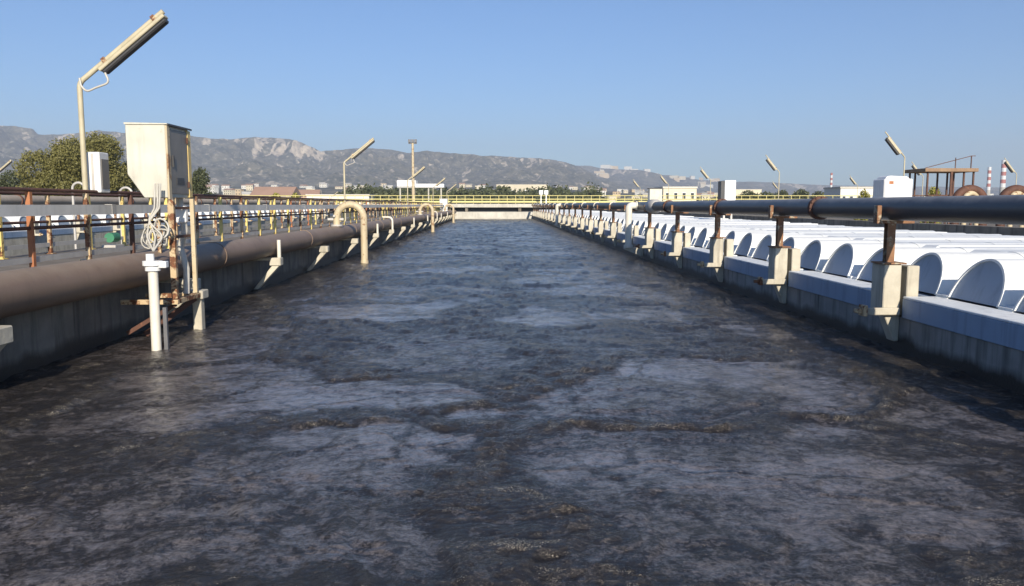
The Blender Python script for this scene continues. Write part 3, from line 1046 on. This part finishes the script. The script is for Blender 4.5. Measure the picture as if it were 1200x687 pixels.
# ------------------------------------------------------------------ end wall and cross bridge
ew = MB().box((XL - .4, YEND, GROUND), (XR + .4, YEND + .4, .99)).build('end_wall', M['concrete_pale'])
tag(ew, 'pale concrete wall closing the far end of the sludge channel', 'wall')
bd = thing('footbridge', 'pale footbridge with bright yellow railings crossing behind the end wall', 'footbridge', (0, YEND + 1.2, 0))
MB().box((-60, 0, 1.62), (60, 1.5, 2.12)).build('deck', M['concrete_pale'], bd)
MB().box((-60, -.16, 2.30), (60, -.02, 2.52)).build('yellow_beam', M['yellow_bright'], bd)
for x in np.arange(-57, 58, 7.6):
    MB().box((x - .2, .3, GROUND), (x + .2, 1.1, 1.618)).build('pier', M['concrete_wall'], bd)
MB().box((-60, 1.2, GROUND), (60, 1.45, 1.618)).build('abutment', M['box_dark'], bd)  # dark sheet added to deepen the shade below the deck
pb = None
for k in range(98):
    x = -58 + 1.2 * k
    if pb is None:
        pb = MB().bar((0, -.01, 2.122), (0, -.01, 3.27), .06, .06).build('railing_post', M['yellow_bright'], bd, loc=(x, .05, 0))
    else:
        c = pb.copy()
        COL.objects.link(c)
        c.parent = bd
        c.location = (x, .05, 0)
for z in (2.80, 3.28):
    MB().tube([(-60, .04, z), (60, .04, z)], .045, 8).build('rail', M['yellow_bright'], bd)
for z in (2.75, 3.28):
    MB().tube([(-60, 1.42, z), (60, 1.42, z)], .045, 8).build('rail', M['yellow_bright'], bd)

# white boxes on posts at the bridge
for px, lab in ((634, 'left one of two small white boxes on posts at the bridge'), (640, 'right one of two small white boxes on posts at the bridge')):
    t = thing('instrument_post', lab, 'instrument', (at(px, 114), 114, 1.0), 0, 'instrument boxes at the bridge')
    MB().bar((0, 0, 0), (0, 0, 2.6), .12, .12).build('post', M['white_enamel'], t)
    MB().box((-.28, -.15, 2.4), (.28, .15, 3.0)).build('case', M['white_enamel'], t, .03)
t = thing('kiosk', 'small white kiosk box at the far end of the left walkway', 'kiosk', (at(520, 96), 96, 1.13))
MB().box((-.45, -.4, 0), (.45, .4, 1.5)).build('case', M['white_enamel'], t, .03)
MB().box((-.5, -.45, 1.502), (.5, .45, 1.58)).build('roof', M['galv'], t)
MB().box((.452, -.3, .05), (.47, .3, 1.4)).build('door', M['box_dark'], t)


# ------------------------------------------------------------------ plant equipment on the right
x, _ = at(853, 38, 230)
t = thing('switch_cabinet', 'white switch cabinet with dark side rising above the black pipe', 'cabinet', (x, 38, .2))
MB().box((-.22, -.2, 1.75), (.30, .35, 2.93)).build('case', M['white_enamel'], t, .02)
MB().box((-.40, -.18, 1.70), (-.223, .33, 2.90)).build('side_door', M['box_dark'], t, .01)
for dx in (-.15, .2):
    MB().bar((dx, .1, 0), (dx, .1, 1.748), .08, .08).build('leg', M['galv'], t)
x = at(768, 62)
t = thing('switch_cabinet', 'cream cabinet on legs behind the grey pipe valve', 'cabinet', (x, 62, .2))
MB().box((-.5, -.3, 1.75), (.45, .5, 3.0)).build('case', M['box_cream'], t, .02)
MB().box((-.55, -.35, 3.002), (.5, .55, 3.06)).build('roof_plate', M['box_dark'], t)
for dx in (-.4, .4):
    MB().bar((dx, .1, 0), (dx, .1, 1.748), .08, .08).build('leg', M['galv'], t)

# white tank block
x = at(1046, 46)
t = thing('dosing_tank', 'white block-shaped tank with rounded lid behind the black pipe', 'tank', (x, 46, -.30))
MB().box((-.82, -.6, 2.55), (.82, .8, 3.75)).build('body', M['white_enamel'], t, .06)
MB().prism([(-.70, 3.752), (.70, 3.752), (.55, 3.88), (-.40, 3.92), (-.62, 3.88)], 'y', -.45, .65).build('lid', M['white_enamel'], t, .03)
MB().box((-1.1, -.8, 2.35), (1.05, 1.0, 2.548)).build('plinth', M['concrete_pale'], t, .02)
MB().box((-.95, -.7, .2), (.95, .9, 2.348)).build('base', M['concrete_deck'], t)
MB().box((-.55, -.606, 3.45), (-.30, -.602, 3.62)).build('rust_mark', M['rust_orange'], t)

# steel frame with plank roof
x0, D = at(1112, 60), 60
t = thing('steel_frame', 'dark open steel frame with plank roof and sloping handrail', 'frame', (x0, D, -.30))
W = 1.72
for i, (dx, dy) in enumerate([(-W, 0), (-W + .42, 2.6), (-.05, -.2), (.45, 2.6), (1.0, 0), (W - .5, 2.6), (W, 0), (W, 2.6), (-W, 2.6)]):
    MB().bar((dx, dy, 0), (dx, dy, 4.72), .11 if i != 2 else .17, .11).build('post', M['rust_dark'], t)
MB().box((-W - .35, -.3, 4.722), (W + .2, 2.9, 4.98)).build('plank_roof', M['brown_wood'], t, .02)
h = MB()
h.bar((-W - .3, -.2, 5.0), (W - .35, -.2, 5.88), .05, .05)
h.bar((W - .35, -.2, 4.98), (W - .35, -.2, 5.9), .06, .06)
h.bar((W - .35, -.2, 5.88), (W - .05, -.2, 5.88), .05, .05)
h.bar((-.05 + .25, -.2, 4.98), (.2, -.2, 5.75), .05, .05)
h.build('handrail', M['rust_dark'], t)
h = MB()
h.bar((-W, -.1, 3.0), (W, -.1, 3.0), .07, .07)
h.bar((-W, 2.5, 3.0), (W, 2.5, 3.0), .07, .07)
h.build('cross_beam', M['rust_dark'], t)

# two big pipe bends
for px, lab in ((1136, 'dark rusty pipe arch with cream inner pipe under the steel frame'), (1190, 'dark pipe arch with cream inner pipe at the right picture edge')):
    D = 25.0
    x = at(px, D)
    t = thing('pipe_arch', lab, 'pipe', (x, D, 0), 0, 'pipe arches behind the right pipe')
    r = .44
    P = [(-r, 0, GROUND), (-r, 0, 2.05)] + [(-r * math.cos(PI * k / 16), 0, 2.08 + r * .92 * math.sin(PI * k / 16)) for k in range(17)] + [(r, 0, 2.05), (r, 0, GROUND)]
    MB().tube(P, .13, 16).build('outer_pipe', M['rust_dark'], t)
    r = .27
    P = [(-r, -.2, GROUND), (-r, -.2, 2.05)] + [(-r * math.cos(PI * k / 16), -.2 + .25 * k / 16, 2.1 + r * .95 * math.sin(PI * k / 16)) for k in range(17)] + [(r, .05, 2.05), (r, .05, GROUND)]
    MB().tube(P, .075, 14).build('inner_pipe', M['pipe_cream'], t)

# left: small hooked pipe in front of the tree
t = thing('vent_pipe', 'thin grey hooked vent pipe beside the olive tree', 'pipe', (at(86, 34), 34, -.30))
MB().tube([(0, 0, -1.1), (0, 0, 2.9)] + [(.25 - .25 * math.cos(PI * k / 10), 0, 2.95 + .25 * math.sin(PI * k / 10)) for k in range(11)], .05, 10).build('pipe_bend', M['galv'], t)
t = thing('vent_pipe', 'thin grey hooked vent pipe just left of the control cabinet', 'pipe', (at(141, 34), 34, -.30))
MB().tube([(0, 0, -1.1), (0, 0, 2.7)] + [(.25 - .25 * math.cos(PI * k / 10), 0, 2.75 + .25 * math.sin(PI * k / 10)) for k in range(11)], .05, 10).build('pipe_bend', M['galv'], t)
t = thing('pump_motor', 'small green pump motor beyond the left railing', 'pump', (-10.05 - .0, 21.5, 0))
t.location = (at(130, 16.9), 16.9, 1.13)
MB().tube([(0, -.15, .20), (0, .15, .20)], .10, 14).build('motor', worn('green_paint', (.05, .22, .12), rough=.5), t)
MB().box((-.14, -.2, 0), (.14, .2, .05)).build('base', M['galv'], t)

# floodlight mast
t = thing('floodlight_mast', 'tall slim floodlight mast before the hills', 'mast', (at(484.5, 150), 150, -.30))
MB().tube([(0, 0, 0), (0, 0, 13.9)], [.32, .2], 12).build('mast', M['pipe_cream'], t)
MB().box((-.75, -.1, 13.3), (.75, .1, 13.5)).build('cross_arm', M['galv_dark'], t)
for dx in (-.55, .0, .55):
    MB().box((dx - .22, -.35, 13.5), (dx + .22, -.05, 14.1)).build('floodlight', M['galv_dark'], t, .03)

# ------------------------------------------------------------------ chimneys
for px, D, top, r, stripes, lab in ((1157, 1300, 196, 2.9, 7, 'shorter red and white striped chimney right of the steel frame'),
                                    (1173.5, 1300, 188, 4.0, 7, 'taller red and white striped chimney at the right'),
                                    (973, 1500, 203, 2.2, 8, 'thin striped mast chimney far behind the black pipe')):
    x, z = at(px, D, top)
    t = thing('chimney', lab, 'chimney', (x, D, GROUND), 0, 'striped chimneys')
    H = z - GROUND
    MB().tube([(0, 0, 0), (0, 0, H * .42)], [r * 1.15, r * 1.05], 16).build('shaft', M['concrete_pale'], t)
    for k in range(stripes):
        a, b = H * (.42 + .58 * k / stripes), H * (.42 + .58 * (k + 1) / stripes)
        MB().tube([(0, 0, a), (0, 0, b)], [r * (1.05 - .02 * k), r * (1.03 - .02 * k)], 16).build('stripe_band', M['white_enamel' if k % 2 == 0 else 'red_paint'], t)


# ------------------------------------------------------------------ trees
def crown_quads(blobs, n, leaf, seed):
    g = np.random.default_rng(seed)
    P = []
    for (c, r, w) in blobs:
        m = int(n * w)
        d = g.normal(size=(m, 3))
        d /= np.linalg.norm(d, axis=1)[:, None]
        rad = (.55 + .5 * g.random(m) ** .6)
        nz = 1 + .28 * fbm(d[:, 0] * 2.3 + c[0], d[:, 1] * 2.3 + d[:, 2] * 2 + c[2], 3, seed)
        P.append(np.array(c) + d * np.array(r) * (rad * nz)[:, None])
    P = np.concatenate(P)
    m = len(P)
    a = g.normal(size=(m, 3))
    a /= np.linalg.norm(a, axis=1)[:, None]
    b = np.cross(a, g.normal(size=(m, 3)))
    b /= np.linalg.norm(b, axis=1)[:, None]
    s = leaf * (.6 + .8 * g.random(m))[:, None]
    V = np.stack([P - a * s, P - b * s * .55, P + a * s, P + b * s * .55], 1).reshape(-1, 3)
    return V, np.arange(m * 4).reshape(-1, 4)


def tree(label, x, y, h, w, mat, seed, name='tree', n=3500, leaf=.22, group=None, base=GROUND, trunk=.3, full=False):
    g = random.Random(seed)
    t = thing(name, label, 'tree' if name != 'bush' else 'bush', (x, y, base), 0, group)
    limbs = MB()
    th = h * (.12 if full else .3)
    limbs.tube([(0, 0, 0), (.1, 0, th * .6), (.0, .05, h * .62)], [trunk, trunk * .75, trunk * .25], 8)
    blobs = []
    nb = 9
    for k in range(nb):
        a = 2 * PI * k / nb * 2.4 + g.uniform(-.3, .3)
        q = (k + .5) / nb
        rr_ = w * .5 * (g.uniform(.35, .62)) * (1 - .35 * q)
        cz = th + (h - th) * (.16 + .68 * q)
        c = (math.cos(a) * rr_, math.sin(a) * rr_ * .8, cz)
        limbs.tube([(0, 0, max(th * .7, cz * .45)), (c[0] * .5, c[1] * .5, cz * .85), c], [trunk * .4, trunk * .25, trunk * .08], 6)
        blobs.append((c, (w * g.uniform(.19, .27), w * g.uniform(.19, .27), (h - th) * g.uniform(.16, .22)), 1 / nb))
    limbs.build('trunk', M['bark'], t)
    V, F = crown_quads(blobs, n, leaf, seed)
    o = np_mesh('crown', V, F, M[mat], False)
    o.parent = t
    return t


def tree_px(px0, px1, top, D, mat, label, seed, name='tree', base=None, **kw):
    x = at((px0 + px1) / 2, D)
    w = (px1 - px0) / 950 * D
    z = 2 + (240 - top) * D / 950
    b = GROUND if base is None else base
    return tree(label, x, D, z - b, w, mat, seed, name, leaf=D * .0013, base=b, trunk=max(.12, w * .03), **kw)


tree_px(24, 122, 164, 80, 'leaf_olive', 'large round olive-green tree left of the tall lamp post', 3, n=46000, full=True)
tree_px(70, 152, 157, 84, 'leaf_olive', 'large olive-green tree behind the white electrical box', 4, n=42000, full=True)
tree_px(125, 170, 188, 90, 'leaf_olive', 'lower olive tree just left of the control cabinet', 5, n=9000, full=True)
tree_px(-14, 34, 198, 92, 'leaf_dark', 'dark low tree at the left picture edge', 6, n=8000, full=True)
tree_px(214, 250, 197, 110, 'leaf_dark', 'dark tree peeking out right of the control cabinet', 7, n=8000, full=True)
for k, (a, b, top, D, mt, lab) in enumerate([
    (856, 892, 223, 240, 'leaf_dark', 'dark tree just right of the white switch cabinet'),
    (880, 912, 225, 230, 'leaf_dark', 'low dark tree left of the second right-hand lamp post'),
    (898, 928, 223, 245, 'leaf_dark', 'dark tree behind the second right-hand lamp post'),
    (922, 952, 221, 240, 'leaf_dark', 'slightly taller dark tree right of the second right-hand lamp post'),
    (944, 972, 224, 250, 'leaf_dark', 'dark tree left of the thin striped chimney')]):
    tree_px(a, b, top, D, mt, lab, 20 + k, n=2600, group='dark trees behind the right pipe', full=True)
for k, (a, b, top, D, lab) in enumerate([
    (1078, 1104, 217, 70, 'yellow-green bush at the foot of the steel frame'),
    (1000, 1022, 222, 75, 'yellow-green bush left of the white tank'),
    (312, 332, 226, 160, 'yellow-green bush above the left cable tray'),
    (336, 352, 227, 160, 'second yellow-green bush, just right of the first above the left tray')]):
    tree_px(a, b, top, D, 'leaf_yellow', lab, 40 + k, name='bush', n=3500, group='yellow-green bushes', full=True)

# far wood
g = np.random.default_rng(77)
V_, F_, o = [], [], 0
for (u0, u1, d0, d1, hh, cnt) in ((404, 700, 300, 480, 9.6, 300), (-60, 260, 360, 520, 8, 90), (700, 1280, 420, 560, 6.6, 150)):
    for k in range(cnt):
        D = g.uniform(d0, d1)
        u = g.uniform(u0, u1)
        x = at(u, D)
        h = hh * g.uniform(.6, 1.15) * (D / d0) ** .3
        w = h * g.uniform(.7, 1.1)
        V, F = crown_quads([((x, D, GROUND + h * .5), (w * .5, w * .5, h * .5), 1)], 210, .75, int(g.integers(1e6)))
        V_.append(V)
        F_.append(F + o)
        o += len(V)
wood = np_mesh('far_wood', np.concatenate(V_), np.concatenate(F_), M['leaf_dark'], False)
tag(wood, kind='stuff')

# ------------------------------------------------------------------ buildings
def hbase(u, y):
    return float(foot(np.array(float(u)), np.array(float(y)))) + GROUND - .4


def house(label, u, D, w, dp, h, wi, ri, flat, rz=0, group='houses of the far town', zb=None):
    zb = hbase(u, D) if zb is None else zb
    t = thing('town_house', label, 'building', (at(u, D), D, zb - 1), rz, group)
    MB().box((-w / 2, -dp / 2, 0), (w / 2, dp / 2, h + 1)).build('wall', TOWN_WALLS[wi], t)
    if flat:
        r = MB().box((-w / 2 - .3, -dp / 2 - .3, h + 1.002), (w / 2 + .3, dp / 2 + .3, h + 1.5))
    else:
        r = MB().prism([(-dp / 2 - .5, h + 1.002), (dp / 2 + .5, h + 1.002), (0, h + 1 + dp * .22)], 'x', -w / 2 - .5, w / 2 + .5)
    r.build('roof', TOWN_ROOFS[ri], t)
    nx, nz = max(2, int(w / 3.2)), max(1, int(h / 3.2))
    win = MB()
    for i in range(nx):
        for j in range(nz):
            cx, cz = -w / 2 + w * (i + .5) / nx, 1 + h * (j + .5) / nz
            win.box((cx - .6, -dp / 2 - .06, cz - .75), (cx + .6, -dp / 2 - .01, cz + .75))
    win.build('window', M['glass'], t)
    return t


rb = random.Random(21)
specs = []
for (u0, u1, n, d0, d1, hs) in ((-10, 28, 4, 900, 1500, (5, 9)), (228, 300, 16, 600, 1700, (6, 12)), (300, 420, 26, 700, 1900, (5, 11)), (420, 560, 20, 900, 1950, (5, 10)),
                                (560, 690, 18, 1000, 1950, (5, 9)), (690, 840, 46, 800, 1990, (5, 11)), (840, 1010, 18, 500, 1500, (5, 10)), (1010, 1210, 14, 600, 1600, (5, 9))):
    for k in range(n):
        D = rb.uniform(d0, d1)
        u = rb.uniform(u0, u1)
        specs.append([u, D, rb.uniform(7, 15), rb.uniform(7, 11), rb.uniform(*hs) * .72, rb.choice([0, 0, 1, 1, 1, 2, 3]), rb.choice([0, 0, 1, 2, 2]), rb.random() < .45, rb.uniform(-.5, .5)])
specs.sort()
for k, s in enumerate(specs):
    lab = '%s house with %s %s roof, %s from the left in the far town' % (TOWN_WALL_WORDS[s[5]], TOWN_ROOF_WORDS[s[6]], 'flat' if s[7] else 'pitched', nth(k + 1))
    house(lab, s[0], s[1], s[2], s[3], s[4], s[5], s[6], s[7], s[8])

# hilltop town blocks on the far hills
def back_h(u, D):
    A = 240 - np.interp(u, BU, BY)
    T = (D - 3000) / 3200
    p = .70 * (T / .8) ** 1.35 if T < .8 else .7 + .3 * float(sstep(.8, .97, np.array(T)))
    return GROUND + p * (2 + A * 6200 / 950)


hs = []
for k in range(34):
    hs.append((rb.uniform(690, 850), rb.uniform(5300, 6150), rb.uniform(30, 75), rb.uniform(14, 26), rb.choice([0, 0, 1, 1, 2])))
hs.sort()
for k, (u, D, w, h, wi) in enumerate(hs):
    t = thing('town_block', '%s block on the far ridge above the sea of roofs, %s from the left' % (TOWN_WALL_WORDS[wi], nth(k + 1)), 'building', (at(u, D), D, back_h(u, D) - 4), rb.uniform(-.4, .4), 'blocks of the hilltop town')
    MB().box((-w / 2, -8, 0), (w / 2, 8, h + 4)).build('wall', TOWN_WALLS[wi], t)
    MB().box((-w / 2 - .5, -8.5, h + 4.01), (w / 2 + .5, 8.5, h + 5)).build('roof', TOWN_ROOFS[2], t)


# nearer, larger buildings
def big(label, px0, px1, top, D, dp, wi, ri, storeys, bays, base=GROUND, name='works_building'):
    w = (px1 - px0) / 950 * D
    x = at((px0 + px1) / 2, D)
    h = 2 + (240 - top) * D / 950 - base
    t = thing(name, label, 'building', (x, D, base))
    MB().box((-w / 2, 0, 0), (w / 2, dp, h - .3)).build('wall', TOWN_WALLS[wi], t)
    MB().box((-w / 2 - .15, -.15, h - .298), (w / 2 + .15, dp + .15, h)).build('roof', TOWN_ROOFS[ri], t)
    for i in range(bays):
        for j in range(storeys):
            cx, cz = -w / 2 + w * (i + .5) / bays, h * (.18 + .75 * (j + .5) / storeys)
            ww, hh = w / bays * .22, h / storeys * .2
            f = MB().box((cx - ww, -.03, cz - hh), (cx + ww, -.004, cz + hh)).build('window', M['white_enamel'], t)
            MB().box((cx - ww * .85, -.045, cz - hh * .85), (cx + ww * .85, -.032, cz + hh * .85)).build('pane', M['glass'], f)
    return t


big('cream works building with dark windows behind the right valve', 777, 816, 219, 150, 8, 1, 2, 2, 4)
t = thing('canopy', 'thin white canopy roof on posts behind the floodlight mast', 'canopy', (at(493, 260), 260, -.30))
MB().box((-7.4, 0, 7.7), (7.4, 8, 8.9)).build('roof', M['white_enamel'], t, .05)
MB().box((-7.4, -.3, 8.0), (-1.5, 7, 10.0)).build('upper_box', M['white_enamel'], t, .05)
for dx in (-6.5, -2, 2.5, 6.5):
    MB().box((dx - .2, .5, -1.15), (dx + .2, .9, 7.698)).build('post', M['concrete_pale'], t)
house('wide low warehouse with large terracotta roof above the left railing', 324, 500, 24, 26, 8.6, 1, 0, False, 0, 'warehouses')
house('longer pink warehouse with terracotta roof beside the wide one', 352, 560, 26, 22, 8.2, 3, 0, False, .15, 'warehouses')
big('white flat warehouse above the left cable tray', 360, 432, 228, 150, 6, 0, 2, 1, 7)
big('long pale shed roof showing above the dark wood', 582, 642, 216.5, 900, 25, 1, 2, 1, 8)
big('long cream shed beyond the dark trees on the right', 858, 892, 222, 420, 12, 1, 2, 1, 5)
big('pale shed left of the white tank', 984, 1028, 219, 160, 8, 0, 2, 1, 5)
